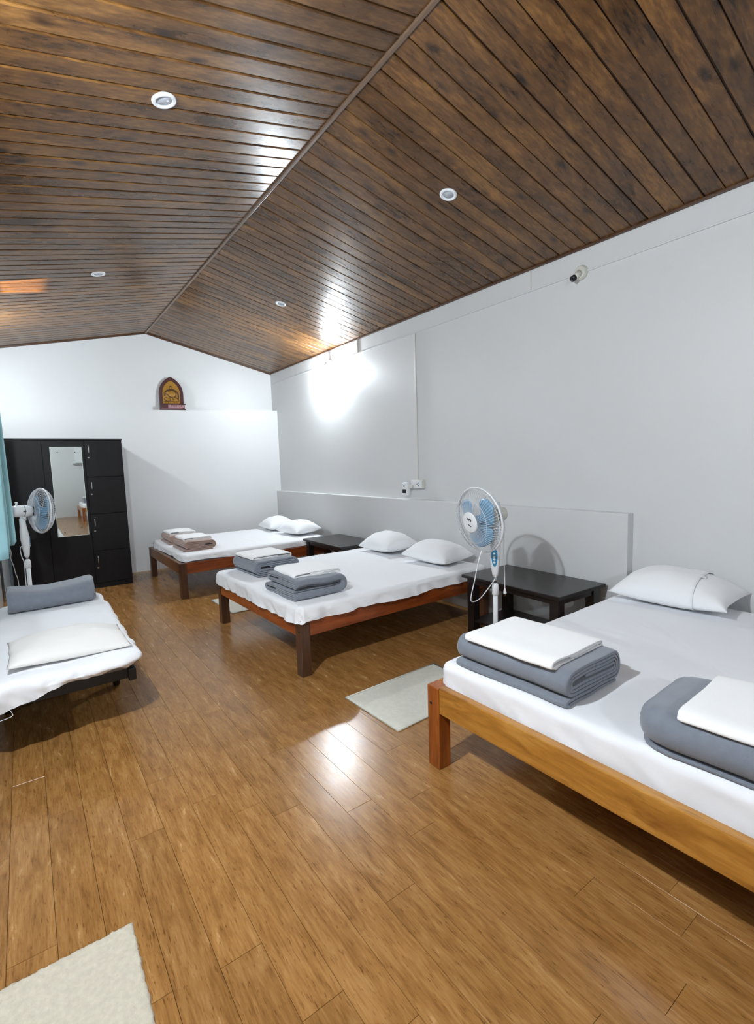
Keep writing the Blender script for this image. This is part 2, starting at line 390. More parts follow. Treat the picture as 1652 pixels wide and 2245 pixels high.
# warm lamp outside the ventilator
wb = thing('outside_lamp', 'warm orange lamp outside the small ventilator opening', 'lamp', (-.93, 5.38, 1.98))
lathe('bulb_cap', [(.014, -.05), (.014, -.02), (.02, 0)], 'white', wb, 16)
lathe('bulb_globe', [(.018, 0), (.024, .012), (.024, .03), (.014, .044), (.002, .048)], 'warm', wb, 20)

# ------------------------------------------------------------------ cables and sockets on the right wall
tag(box('cable_strip', XR-.010, XR, -4.8, 7.7, 2.805, 2.818, 'wall', bev=.002), 'long white cable strip running along the wall under the ceiling', 'cable strip')
for y, lb in ((2.585, 'short white cable riser near the empty lamp holder'), (5.13, 'short white cable riser beside the bulb glare')):
    tag(box('cable_riser', XR-.009, XR, y-.006, y+.006, 2.818, zc(XR)-.012, 'offw', bev=.002), lb, 'cable strip', 'cable risers')
tag(box('cable_drop', XR-.012, XR, 4.034, 4.050, 1.25, 2.806, 'offw', bev=.003), 'vertical cable strip running down the wall to the socket box', 'cable strip')
t = thing('socket_box', 'cream surface socket box on the wall above the low wall', 'socket', (XR, 4.03, 1.155))
box('back_box', -.045, 0, -.10, .09, 0, .095, 'offw', t, .006)
box('face_plate', -.052, -.045, -.096, .086, .004, .091, 'white', t, .004)
box('rocker_switch', -.058, -.052, .02, .05, .03, .065, 'white', t, .003)
for y, z in ((-.045, .035), (-.045, .062), (-.02, .048)):
    lathe('pin_hole', [(.006, 0), (.006, .0012)], 'dgrey', t, 12, align((-1, 0, 0), (-.052, y, z)))
t = thing('plug_in_vaporiser', 'white plug-in vaporiser with a black window beside the socket box', 'vaporiser', (XR-.05, 4.165, 1.075))
box('body', -.055, 0, -.045, .045, 0, .15, 'white', t, .018, seg=4)
box('window', -.058, -.050, -.028, .030, .030, .072, 'black', t, .002)
lathe('light_dot', [(.008, 0), (.008, .003)], 'dgrey', t, 16, align((-1, 0, 0), (-.054, 0, .112)))
box('plug_arm', -.035, -.012, -.10, -.04, .082, .122, 'offw', t, .005)

# box on the rear wall, seen in the mirror
t = thing('wall_box', 'pale grey box with a ledge on the far wall, seen in the mirror', 'box', (1.52, YREAR, 1.70))
box('body', -.09, .22, 0, .07, .05, .62, 'white', t, .006)
box('ledge', -.16, .30, 0, .12, 0, .04, 'pgrey', t, .004)

# ------------------------------------------------------------------ beds
def nz(x, y, z=0): return noise.noise(Vector((x, y, z)))
def rrect(L, W, r, n=300):
    """points round a rounded rectangle 0..L x 0..W, counter-clockwise, evenly spaced"""
    segs = [((r, 0), (L-r, 0)), ((L-r, r), -90), ((L, r), (L, W-r)), ((L-r, W-r), 0), ((L-r, W), (r, W)), ((r, W-r), 90), ((0, W-r), (0, r)), ((r, r), 180)]
    pts = []
    for a, b in segs:
        if isinstance(b, tuple):
            d = math.dist(a, b); k = max(2, int(d/ (2*(L+W)/n)))
            pts += [(a[0]+(b[0]-a[0])*i/k, a[1]+(b[1]-a[1])*i/k) for i in range(k)]
        else:
            k = 10
            pts += [(a[0]+r*math.cos(R(b+90*i/k)), a[1]+r*math.sin(R(b+90*i/k))) for i in range(k)]
    return pts
def sheet_mesh(L, W, ztop, hem, seed, r=.05, edge=.035, out=.006, wr=.006, dip=0, amp=1, pleat=0):
    """sheet over a mattress: soft top, rounded rim, creased skirt with an uneven hem"""
    C = rrect(L, W, r); n = len(C); cx, cy = L/2, W/2; vs = []; fs = []
    def top(x, y):
        e = min(x, L-x, y, W-y)
        return ztop + amp*.004*nz(x*2.2+seed, y*2.2) + amp*.0022*nz(x*9+seed, y*5) + .0020*nz(x*4+seed, y*22) + .0018*nz(x*25, y*4+seed) - dip*max(0, 1-e/.2)**2
    scales = [0, .12, .24, .36, .48, .58, .67, .75, .82, .88, .92, .95, .975]
    norm = []
    for i in range(n):
        a = Vector(C[i-1]); b = Vector(C[(i+1) % n]); t = (b-a).normalized(); norm.append((t.y, -t.x))
    def pl(i):
        arc = i*2*(L+W)/n
        return pleat*(abs(math.sin(arc*15+3*nz(arc*4, seed)))-.5)*(.5+nz(arc*2.3, seed, 5)) if pleat else 0
    Ci = [(x-norm[i][0]*edge, y-norm[i][1]*edge) for i, (x, y) in enumerate(C)]
    for s in scales[1:]+[1]:
        for x, y in Ci:
            X = cx+(x-cx)*s; Y = cy+(y-cy)*s; vs.append((X, Y, top(X, Y)))
    for k in range(1, 6):                                   # rim
        g = math.pi/2*k/5
        for i, (x, y) in enumerate(C):
            ox = -edge*(1-math.sin(g)) + pl(i)*k/5; X = x+norm[i][0]*ox; Y = y+norm[i][1]*ox
            vs.append((X, Y, top(*Ci[i])-edge*(1-math.cos(g))+.5*pl(i)*k/5))
    for k in range(1, 8):                                   # skirt
        f = k/7
        for i, (x, y) in enumerate(C):
            arc = i*2*(L+W)/n
            h = hem(x/L, y/W) + .006*nz(arc*3.1, seed*3) + .004*nz(arc*11, seed)
            z0 = top(*Ci[i])-edge; z = z0+(h-z0)*f
            fold = wr*(nz(arc*7+seed, z*9, seed)+.7*nz(arc*19+z*25, z*6, seed))*(.25+f)
            d = out*f + fold + pl(i)*(1-.3*f)
            vs.append((x+norm[i][0]*d, y+norm[i][1]*d, z))
    rings = len(vs)//n
    for q in range(rings-1):
        for i in range(n):
            fs.append((q*n+i, (q+1)*n+i, (q+1)*n+(i+1) % n, q*n+(i+1) % n)[::-1])
    vs.append((cx, cy, top(cx, cy))); c = len(vs)-1
    for i in range(n): fs.append((c, i, (i+1) % n))
    me = mesh('bed_sheet', vs, fs); bm = bmesh.new(); bm.from_mesh(me)
    bmesh.ops.recalc_face_normals(bm, faces=bm.faces)
    if min(bm.faces, key=lambda f: -f.calc_center_median().z).normal.z < 0: bmesh.ops.reverse_faces(bm, faces=bm.faces)
    bm.to_mesh(me); bm.free(); return me
def bed(loc, rz, L, Wd, rail, side, leg, label, H=.40, mat_label=None, sheet='sheet', inset=.052, hem=None, seed=1., ztop=.495, rail_lift=0, wr=.006, out=.004, mrz=0, pleat=0):
    t = thing('bed', label, 'bed', loc, rz)
    lt = .075
    for x in (0, L-lt):
        for y in (0, Wd-lt):
            q = box('leg', -lt/2, lt/2, -lt/2, lt/2, 0, H, leg, t, .004, loc=(x+lt/2, y+lt/2, 0))
            if x == 0:
                lathe('bolt', [(.007, 0), (.007, .002), (.004, .003)], 'metal_dk', t, 10, align((-1, 0, 0), (0, y+lt/2+(.014 if y else -.014), H-.085)))
    for x0, nm in ((.004, 'foot_rail'), (L-.044, 'head_rail')):
        box(nm, -.02, .02, -(Wd-2*lt)/2, (Wd-2*lt)/2, H-.122, H+rail_lift, rail, t, .004, loc=(x0+.02, Wd/2, 0))
    for y0 in (.004, Wd-.044):
        box('side_rail', -(L-2*lt)/2, (L-2*lt)/2, -.02, .02, H-.122, H+rail_lift*.5, side, t, .004, loc=(L/2, y0+.02, 0))
    box('slat_base', .045, L-.045, .045, Wd-.045, H-.075, H-.05, side, t, .002)
    rot = Matrix.Rotation(rz, 3, 'Z')
    Lm, Wm = L-inset-.02, Wd-inset*1.2
    p = Vector(loc)+rot @ (Vector((inset, inset*.6+Wm, H-.05)) - Matrix.Rotation(mrz, 3, 'Z') @ Vector((0, Wm, 0)))
    mo = thing('mattress', mat_label, 'mattress', p, rz+mrz)
    z = H-.05
    box('mattress_core', .022, Lm-.022, .022, Wm-.022, 0, ztop-z-.008, 'matt', mo, .03, seg=3)
    me = sheet_mesh(Lm, Wm, ztop-z, hem or (lambda u, v: H-z-.03), seed, wr=wr, out=out, pleat=pleat)
    link('bed_sheet', me, sheet, mo, smooth=True)
    return t, mo
B3 = ((1.474, .065, 0), R(.3)); B2 = ((1.430, 2.905, 0), R(1.5)); B1 = ((1.322, 5.583, 0), R(.3))
bed(*B3, 1.94, 1.60, 'teak', 'teak', 'teak_leg', 'golden teak bed with a pale honey foot rail', mat_label='mattress under a smooth white sheet on the golden teak bed', sheet='sheet2', seed=3.3, ztop=.505, rail_lift=.006, mrz=R(1.3), wr=.012, pleat=.010)
bed(*B2, 1.95, 1.60, 'maho', 'maho_x', 'walnut_leg', 'reddish mahogany bed with dark legs, between two black tables', mat_label='mattress whose white sheet hangs over reddish rails, between two black tables',
    inset=-.012, hem=lambda u, v: .034+.020*nz(u*5+2, v*6)+(-.008 if u < .02 else .004), seed=7.7, ztop=.492, wr=.018, out=.008, pleat=.012)
bed(*B1, 1.95, 1.60, 'walnut', 'maho_x', 'walnut_leg', 'dark brown wooden bed in the room corner beside the wardrobe', mat_label='white sheeted mattress with exposed grey corner on the corner bed',
    inset=.05, hem=lambda u, v: .055+.02*nz(u*4, v*5)+(.05 if (u < .1 and v > .93) else 0), seed=12.1, ztop=.492, wr=.014, pleat=.010)
# bed near the rear wall, seen only in the mirror
bed((1.33, -4.46, 0), 0, 1.95, 1.60, 'teak', 'teak', 'teak_leg', 'light wooden bed whose corner shows in the wardrobe mirror', mat_label='white sheeted mattress reflected in the wardrobe mirror', seed=21, ztop=.50)

# ------------------------------------------------------------------ folded cloth
def spiral(a, h, t, turns=9, tail=0, wob=0, seed=0):
    """centre line of a flattened roll a wide and h high"""
    A = a/2-t/2; H = h/2-t/2; p = t*1.42; pts = []
    def arc(cx_, cz_, r, a0, a1, k=9):
        for i in range(k+1):
            g = R(a0+(a1-a0)*i/k); pts.append((cx_+r*math.cos(g), cz_+r*math.sin(g)))
    if tail:
        pts.append((A*tail, -H-p)); r = p/2
        pts.append((0, -H-p)); arc(-A+r, -H-p/2, r, 270, 90, 5)
    else:
        pts.append((-A*.86, -H))
    i = 0
    while i < turns:
        b0 = -H+i*p; t0 = H-i*p
        r = (t0-b0)/2
        if r < t*.55: break
        arc(A-i*p-r, (t0+b0)/2, r, -90, 90)
        b1 = -H+(i+1)*p; r = (t0-b1)/2
        if r < t*.55: break
        arc(-A+i*p+r*1.02+.004, (t0+b1)/2, r, 90, 270)
        i += 1
    last = pts[-1]; pts.append(((-.3 if last[0] > 0 else .3)*A, last[1]))
    # resample so the long straights can sag
    out = []
    for k in range(len(pts)-1):
        d = math.dist(pts[k], pts[k+1]); n = max(1, int(d/.03))
        for j in range(n):
            out.append((pts[k][0]+(pts[k+1][0]-pts[k][0])*j/n, pts[k][1]+(pts[k+1][1]-pts[k][1])*j/n))
    out.append(pts[-1])
    if wob:
        out = [(x, z+wob*nz(x*9+seed, z*30, seed)) for x, z in out]
    return out
def strip(line, t):
    n = len(line); Lh = []; Rh = []
    for i in range(n):
        a = Vector(line[max(i-1, 0)]); b = Vector(line[min(i+1, n-1)]); d = (b-a).normalized(); q = Vector((-d.y, d.x))*t/2
        c = Vector(line[i]); Lh.append(c+q); Rh.append(c-q)
    return Lh+Rh[::-1]
def sweep(name, sec, frames, deform=None):
    """sec: closed 2D outline; frames: list of (origin, u axis, v axis)"""
    bm = bmesh.new(); rings = []
    for o, u, v in frames:
        rings.append([bm.verts.new(Vector(o)+Vector(u)*s.x+Vector(v)*s.y) for s in sec])
    n = len(sec)
    for a, b in zip(rings[:-1], rings[1:]):
        for i in range(n): bm.faces.new((a[i], a[(i+1) % n], b[(i+1) % n], b[i]))
    caps = [bm.faces.new(rings[0][::-1]), bm.faces.new(rings[-1])]
    bmesh.ops.recalc_face_normals(bm, faces=bm.faces)
    if deform:
        for v in bm.verts: v.co = deform(v.co)
    sm = [f for f in bm.faces if len(f.verts) == 4]
    for f in sm: f.smooth = True
    bmesh.ops.triangulate(bm, faces=caps)
    me = bpy.data.meshes.new(name); bm.to_mesh(me); bm.free(); return me
def straight(length, n=14, rnd=0):
    """frames along local Y, rounded off at both ends"""
    fr = []
    ys = [-length/2+.0, -length/2+.004, -length/2+.012] + [-length/2+.03+(length-.06)*i/n for i in range(n+1)] + [length/2-.012, length/2-.004, length/2]
    ks = [.962, .985, .996]+[1]*(n+1)+[.996, .985, .962]
    if rnd:
        e = [.70, .84, .92, .97]; es = [0, .006, .02, .045]
        ys = [-length/2+q for q in es]+[-length/2+.09+(length-.18)*i/n for i in range(n+1)]+[length/2-q for q in es[::-1]]; ks = e+[1]*(n+1)+e[::-1]
    for y, k in zip(ys, ks): fr.append(((0, y, 0), (k, 0, 0), (0, 0, k)))
    return fr
def cloth_deform(h, a, ln, amp, seed, sag=0, tilt=0):
    def f(c):
        z = c.z + h/2
        k = max(0, z/h)
        e = (2*c.y/ln)
        c2 = Vector((c.x + amp*nz(c.y*5+seed, z*8, seed), c.y*(1+.02*nz(c.x*6, z*9, seed)) + amp*.8*nz(c.x*7, z*12, seed+4), z))
        c2.z += amp*k*nz(c.x*5+seed, c.y*5) - sag*k*(1-e*e) + tilt*k*e
        return c2
    return f
def roll_blanket(loc, rz, a, ln, h, mat, label, t=.015, tail=.8, seed=0, sag=0, tilt=0, flip=False, group=None, rnd=0):
    p = t*1.42; hh = h-(p if tail else 0)
    sec = strip(spiral(a, hh, t, tail=tail, wob=.003, seed=seed), t)
    if tail: sec = [Vector((s.x, s.y+p/2)) for s in sec]
    if flip: sec = [Vector((-s.x, s.y)) for s in sec][::-1]
    me = sweep('folded_blanket', sec, straight(ln, rnd=rnd), cloth_deform(h, a, ln, .006, seed, sag, tilt))
    o = link('folded_blanket', me, mat, None, loc); o.rotation_euler = (0, 0, rz)
    return tag(o, label, 'blanket', group)
def towel(loc, rz, a, ln, label, h=.036, t=.0065, seed=0, sag=0, droop=.012, rx=0, group=None):
    sec = strip(spiral(a, h, t, wob=.0015, seed=seed), t)
    def f(c):
        u = 2*c.x/a; v = 2*c.y/ln
        z = c.z+h/2 - droop*(max(0, abs(u)-.72)/.28)**2 - droop*.2*(max(0, abs(v)-.6)/.4)**2 - sag*(1-u*u)
        return Vector((c.x*(1+.025*nz(c.y*4, seed))+.006*nz(c.y*6+seed, c.z*20), c.y*(1+.02*nz(c.x*5, seed+2))+.004*nz(c.x*9, c.z*60+seed), z+.004*nz(c.x*7+seed, c.y*7)))
    me = sweep('folded_towel', sec, straight(ln, 16), f)
    o = link('folded_towel', me, 'towel', None, loc); o.rotation_euler = (rx, 0, rz)
    return tag(o, label, 'towel', group)
# golden bed
roll_blanket((1.765, 1.285, .508), R(2), .42, .56, .135, 'grey', 'folded grey blanket with open rolled end on the golden bed', t=.0105, seed=1.5)
towel((1.745, 1.285, .640), R(2), .40, .44, 'folded white towel on the grey blanket with the open rolled end, golden bed', seed=2, sag=.004)
roll_blanket((1.755, .455, .508), R(3), .44, .58, .135, 'grey', 'smooth folded grey blanket on the golden bed, further from the fan', t=.0105, seed=4.5, tail=0, rnd=1)
towel((1.750, .405, .638), R(3), .40, .44, 'folded white towel on the smooth grey blanket, golden bed', seed=5, sag=.002)
# corner bed
roll_blanket((1.61, 6.03, .494), R(1), .37, .52, .115, 'brown', 'folded brown blanket with open looped end on the corner bed', t=.0105, seed=9)
towel((1.62, 6.10, .606), R(1), .34, .40, 'folded white towel on the looped brown blanket, side away from the wall', seed=10)
roll_blanket((1.61, 6.72, .494), R(-2), .37, .52, .115, 'brown', 'folded brown blanket beside the back wall on the corner bed', t=.0105, seed=11)
towel((1.63, 6.78, .606), R(-1), .34, .40, 'folded white towel on the brown blanket beside the back wall', seed=12)
# middle bed
roll_blanket((1.745, 4.20, .496), R(2), .44, .50, .135, 'grey', 'thick rolled grey blanket on the mahogany bed, near the corner bed', t=.012, seed=14, tail=0)
towel((1.745, 4.235, .630), R(2), .40, .38, 'folded white towel on the thick rolled grey blanket', seed=15, h=.032)
def halved_blanket(loc, rz, mat, label):
    t = .009; hh = .062; wy = .50
    sec = strip(spiral(wy, hh, t, wob=.002, seed=3), t)
    fr = []
    def add(x, z, ux, uz): fr.append(((x, 0, z), (0, 1, 0), (-uz, 0, ux)))
    zu, zl, r = .110, .034, .038
    for i in range(10): add(-.215+.345*i/9, zu+.006*math.sin(i*.7), 1, 0)
    for i in range(1, 12):
        g = R(90-180*i/12); add(.14+r*math.cos(g), (zu+zl)/2+r*math.sin(g), math.sin(g), -math.cos(g))
    for i in range(10): add(.13-.365*i/9, zl, -1, 0)
    def f(c): return Vector((c.x+.008*nz(c.y*5, c.z*12), c.y+.006*nz(c.x*6, c.z*15), max(.001, c.z+.004*nz(c.x*6, c.y*6))))
    me = sweep('folded_blanket', sec, fr, f)
    o = link('folded_blanket', me, mat, None, loc); o.rotation_euler = (0, 0, rz); return tag(o, label, 'blanket')
halved_blanket((1.70, 3.285, .494), R(1), 'grey', 'grey blanket folded in two halves on the mahogany bed, nearer the fan')
towel((1.715, 3.325, .634), R(-2), .40, .38, 'folded white towel on the grey blanket folded in two halves', seed=17, h=.034)

# ------------------------------------------------------------------ pillows
def pillow_mesh(a, b, H, seed, n=30, flat=.30, wr=.008, pinch=.10):
    vs = []; fs = []
    def P(i, j, s):
        u = -1+2*i/n; v = -1+2*j/n
        uu = math.copysign(abs(u)**.85, u); vv = math.copysign(abs(v)**.85, v)
        x = a/2*uu*(1-pinch*(1-v*v)*abs(u)**3); y = b/2*vv*(1-pinch*(1-u*u)*abs(v)**3)
        h = max(0, (1-abs(uu)**2.4))**.55*max(0, (1-abs(vv)**2.4))**.55
        e = max(abs(u), abs(v))
        z = H*h*(1-flat) if s > 0 else -H*h*flat
        if s > 0: z += wr*(nz(x*7+seed, y*7, seed)+.6*nz(x*18, y*9+seed))*(h**.3)*1.2 + wr*.7*nz(x*5, y*26+seed)*e*h**.2
        x += wr*.5*nz(y*12, seed); y += wr*.5*nz(x*12, seed+3)
        return (x, y, z)
    idx = {}
    for s in (1, -1):
        for i in range(n+1):
            for j in range(n+1):
                edge = i in (0, n) or j in (0, n)
                if s < 0 and edge: idx[(i, j, s)] = idx[(i, j, 1)]; continue
                idx[(i, j, s)] = len(vs); vs.append(P(i, j, s))
    for s in (1, -1):
        for i in range(n):
            for j in range(n):
                q = [idx[(i, j, s)], idx[(i+1, j, s)], idx[(i+1, j+1, s)], idx[(i, j+1, s)]]
                fs.append(tuple(q if s > 0 else q[::-1]))
    zmin = min(v[2] for v in vs)
    return [(x, y, z-zmin) for x, y, z in vs], fs
def pillow(loc, rot, a, b, H, label, mat='pillow', seed=0, hems=None, wr=.008, group=None, pinch=.10):
    vs, fs = pillow_mesh(a, b, H, seed, wr=wr, pinch=pinch)
    t = thing('pillow', label, 'pillow', loc, rot[2], group)
    t.rotation_euler = rot
    link('pillowcase', mesh('pillowcase', vs, fs), mat, t, smooth=True)
    if hems is not None:                                  # the case stops short, the filling shows beyond its hem
        n = 30; keep = [f for f in fs if all(vs[i][1] > hems for i in f)]
        cz = H*.35
        bm = bmesh.new(); mm = mesh('outer_case', [(x*1.035, y*1.012, cz+(z-cz)*1.08) for x, y, z in vs], keep); bm.from_mesh(mm)
        bmesh.ops.delete(bm, geom=[v for v in bm.verts if not v.link_faces], context='VERTS')
        bmesh.ops.solidify(bm, geom=bm.faces, thickness=.003); bm.to_mesh(mm); bm.free()
        link('outer_case', mm, mat, t, smooth=True)
    return t
pillow((3.12, 3.36, .506), (R(2), R(-3), R(4)), .42, .58, .195, 'white pillow on the mahogany bed, on the side of the fan', seed=1)
pillow((3.12, 4.12, .506), (R(-2), R(-3), R(-3)), .42, .58, .205, 'white pillow on the mahogany bed, on the side of the corner bed', seed=2)
pillow((3.06, 6.10, .506), (0, R(-3), R(5)), .42, .56, .185, 'wrinkled white pillow on the corner bed beside the black table', seed=3, wr=.009)
pillow((3.05, 6.80, .506), (0, R(-3), R(-4)), .42, .54, .19, 'white pillow on the corner bed beside the back wall', seed=4)
pillow((3.27, 1.32, .520), (R(0), R(-3), R(2)), .44, .66, .20, 'plump white pillow on the golden bed against the wall', seed=5, hems=-.17, wr=.005)

# ------------------------------------------------------------------ black tables
def table(loc, rz, label):
    t = thing('side_table', label, 'table', loc, rz)
    D, Wd, H = .56, .92, .515
    box('table_top', 0, D, 0, Wd, H-.026, H, 'ebony', t, .004)
    for x in (.035, D-.105):
        for y in (.03, Wd-.10): box('leg', x, x+.07, y, y+.07, 0, H-.026, 'ebony', t, .003)
    for x in (.045, D-.065): box('apron', x, x+.02, .10, Wd-.10, H-.076, H-.026, 'ebony', t, .002)
    for y in (.04, Wd-.06): box('apron', .105, D-.105, y, y+.02, H-.076, H-.026, 'ebony', t, .002)
    box('lower_shelf', .05, D-.05, .05, Wd-.05, .12, .14, 'ebony', t, .003)
    return t
table((2.825, 1.862, 0), R(-1.5), 'long black wooden table behind the standing fan, beside the golden bed')
table((2.815, 4.625, 0), R(-.5), 'black wooden table between the mahogany bed and the corner bed')

# ------------------------------------------------------------------ rugs
def rug(name, x0, x1, y0, y1, h, mat, label, rz=0, shag=False, group=None):
    nx, ny = (70, 70) if shag else (30, 30)
    L, Wd = x1-x0, y1-y0
    t = thing(name, label, 'rug', ((x0+x1)/2, (y0+y1)/2, 0), rz, group)
    vs = []; fs = []
    def zz(x, y):
        z = h + .0015*nz(x*6, y*6, x0)
        if shag: z += .006*nz(x*70, y*70)+.004*nz(x*140, y*140, 3)
        return z
    def edge(i, n, L_, other):
        x = -L_/2+L_*i/n
        if i in (0, n): x += (.004*nz(other*40, i)+.003*nz(other*130, i, 2)) if shag else .0015*nz(other*14, i)
        return x
    for i in range(nx+1):
        for j in range(ny+1):
            bx = -L/2+L*i/nx; by = -Wd/2+Wd*j/ny
            x, y = edge(i, nx, L, by), edge(j, ny, Wd, bx)
            e = i in (0, nx) or j in (0, ny)
            vs.append((x, y, max(.003, zz(bx, by)*(.55 if e else 1))))
    for i in range(nx):
        for j in range(ny):
            a = i*(ny+1)+j; fs.append((a, a+ny+1, a+ny+2, a+1))
    b0 = len(vs); rim = [i*(ny+1) for i in range(nx+1)]+[nx*(ny+1)+j for j in range(1, ny+1)]+[i*(ny+1)+ny for i in range(nx-1, -1, -1)]+[j for j in range(ny-1, 0, -1)]
    for k in rim: vs.append((vs[k][0], vs[k][1], .0005))
    m_ = len(rim)
    for k in range(m_): fs.append((rim[k], b0+k, b0+(k+1) % m_, rim[(k+1) % m_]))
    link('pile', mesh('pile', vs, fs), mat, t, smooth=True)
    if not shag:                                           # bound edge
        c = [(-L/2, -Wd/2), (L/2, -Wd/2), (L/2, Wd/2), (-L/2, Wd/2)]
        tube('bound_edge', [(x, y, .005) for x, y in c], .0045, mat, t, 6, True)
    return t
rug('floor_rug', 1.510, 2.275, 1.985, 2.485, .008, 'rug', 'ivory rug on the floor between the golden bed and the mahogany bed', R(2))
rug('floor_rug', 1.565, 2.30, 4.68, 5.32, .008, 'rug', 'ivory rug under the dark leg of the mahogany bed, towards the corner bed', R(1))
rug('shaggy_rug', -.285, .160, 1.02, 1.637, .014, 'shag', 'shaggy cream rug on open floor opposite the golden bed', R(-.5), True)

# ------------------------------------------------------------------ wardrobe
WX0, WX1, WYF, WYB, WH = -.185, 1.042, 6.875, 7.50, 1.853
t = thing('wardrobe', 'tall black three-door wardrobe with a narrow mirror', 'wardrobe', (WX0, WYF, 0))
Ww = WX1-WX0; Wd_ = WYB-WYF
box('carcass', 0, Ww, .020, Wd_, 0.0, WH-.02, 'ward', t, .002)
box('top_panel', -.004, Ww+.004, 0, Wd_, WH-.02, WH, 'ward', t, .002)
box('plinth', .006, Ww-.006, .008, .02, 0, .06, 'ward', t, .002)
box('side_strip', -.030, -.002, .01, .05, .0, 1.30, 'blue_edge', t, .002)
def door(x0, x1, z0, z1):
    return box('door', x0-WX0+.002, x1-WX0-.002, 0.0, .019, z0+.002, z1-.002, 'ward', t, .002)
door(WX0, .203, .065, WH-.022)
dm = door(.203, .630, .065, WH-.022)
mx0, mx1, mz0, mz1 = .283-WX0, .597-WX0, .690, 1.750
box('mirror', mx0, mx1, -.004, -.0005, mz0, mz1, 'mirror', dm, 0)
for a in ((mx0-.004, mx1+.004, mz0-.004, mz0), (mx0-.004, mx1+.004, mz1, mz1+.004), (mx0-.004, mx0, mz0, mz1), (mx1, mx1+.004, mz0, mz1)):
    box('mirror_edge', a[0], a[1], -.005, 0, a[2], a[3], 'mir_edge', dm, 0)
for x, z in ((.07, 1.69), (.245, 1.69), (.07, .735), (.245, .78)):
    lathe('mirror_screw', [(.0065, 0), (.0065, .003), (.003, .004)], 'metal_dk', dm, 12, align((0, -1, 0), (mx0+x, -.004, z)))
zs = [.065, .469, .930, 1.386, WH-.022]
for i in range(4):
    dd = door(.630, WX1, zs[i], zs[i+1])
    zt = zs[i+1]-.055; hx = .672-WX0
    hp = smooth_path([(hx, .0, zt), (hx, -.022, zt-.012), (hx, -.026, zt-.05), (hx, -.022, zt-.088), (hx, 0, zt-.10)], 5)
    tube('handle', hp, .0065, 'chrome', dd, 10)
    lathe('lock', [(.011, 0), (.011, .005), (.008, .007)], 'chrome', dd, 16, align((0, -1, 0), (hx-.006, 0, zt-.155)))

# ------------------------------------------------------------------ plaque on the ledge
t = thing('plaque', 'maroon arched plaque with a gold relief standing on the wall ledge', 'plaque', (1.87, YU-.10, ledge(1.87)))
t.rotation_euler = (R(-4), 0, R(-14))
def arch(w_, h_, base, n=10):
    pts = [(-w_/2, base), (w_/2, base)]
    rr = w_*.82; g1 = math.acos((rr-w_/2)/rr); sh = h_-rr*math.sin(g1)
    pts += [(w_/2, base+(sh-base)*i/6) for i in range(1, 7)]
    for i in range(1, n+1):
        g = g1*i/n; pts.append((w_/2-rr+rr*math.cos(g), sh+rr*math.sin(g)))
    pts += [(-x, y) for x, y in pts[::-1][1:-2]]
    return pts
Tf = Matrix.Translation((0, .03, 0)) @ Matrix.Rotation(R(90), 4, 'X')     # local XY polygon stands up, facing -Y
prism('back_board', arch(.335, .500, .0), .030, 'maroon', t, Tf, .006)
gp = prism('gold_panel', arch(.235, .440, .105), .010, 'gold', t, Matrix.Translation((0, 0, 0)) @ Matrix.Rotation(R(90), 4, 'X'), .004)
def blob(name, x, z, sx, sz, mat, rot=0, depth=.012, y=-.008):
    T = Matrix.Translation((x, y, z)) @ Matrix.Rotation(rot, 4, 'Y') @ Matrix.Diagonal((sx, depth, sz, 1))
    bm = bmesh.new(); bmesh.ops.create_uvsphere(bm, u_segments=20, v_segments=12, radius=1, matrix=T)
    return link(name, from_bm(name, bm), mat, gp, smooth=True)
tube('relief_arch', smooth_path([(-.085, -.012, .21), (-.08, -.012, .27), (-.02, -.012, .31), (.04, -.012, .305), (.085, -.012, .27), (.10, -.012, .22), (.095, -.012, .17)], 5), .008, 'gold_dk', gp, 8)
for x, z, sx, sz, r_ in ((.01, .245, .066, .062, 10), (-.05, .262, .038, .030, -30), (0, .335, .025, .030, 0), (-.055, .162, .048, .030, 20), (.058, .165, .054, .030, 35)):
    blob('relief_outline', x, z, sx, sz, 'gold_dk', R(r_), .004, -.010)  # larger dark gold shapes behind the relief parts, outlining them
blob('relief_body', 0.01, .245, .055, .05, 'gold', R(10)); blob('relief_arm', -.05, .262, .03, .022, 'gold', R(-30)); blob('relief_head', .0, .335, .018, .022, 'gold')
blob('relief_leg', -.055, .165, .04, .022, 'gold', R(20)); blob('relief_leg', .055, .17, .045, .02, 'gold', R(35)); blob('relief_foot', .06, .145, .04, .012, 'gold')
for x in (-.08, -.04, 0, .04, .08): blob('relief_bead', x, .122, .014, .01, 'gold')
box('relief_groove', -.105, .105, -.013, -.010, .134, .142, 'gold_dk', gp, 0)
box('base', -.17, .19, -.075, .035, 0, .016, 'maroon', t, .004)
prism('name_block', [(-.155, .016), (.175, .016), (.175, .088), (.06, .088), (-.155, .076)], .045, 'maroon', t, Matrix.Rotation(R(90), 4, 'X') @ Matrix.Translation((0, 0, .0)), .003)
npz = box('name_plate', -.05, .165, -.048, -.045, .032, .080, 'plate', t, .001)
for i in range(7): box('letter_mark', -.01+i*.022, .004+i*.022, -.0495, -.048, .058+.003*(i % 2), .072, 'maroon', npz, 0)
box('name_stripe', -.145, .14, -.0495, -.045, .022, .027, 'plate', t, .001)
box('name_cap', -.02, .195, -.06, .0, .088, .096, 'maroon', t, .003)

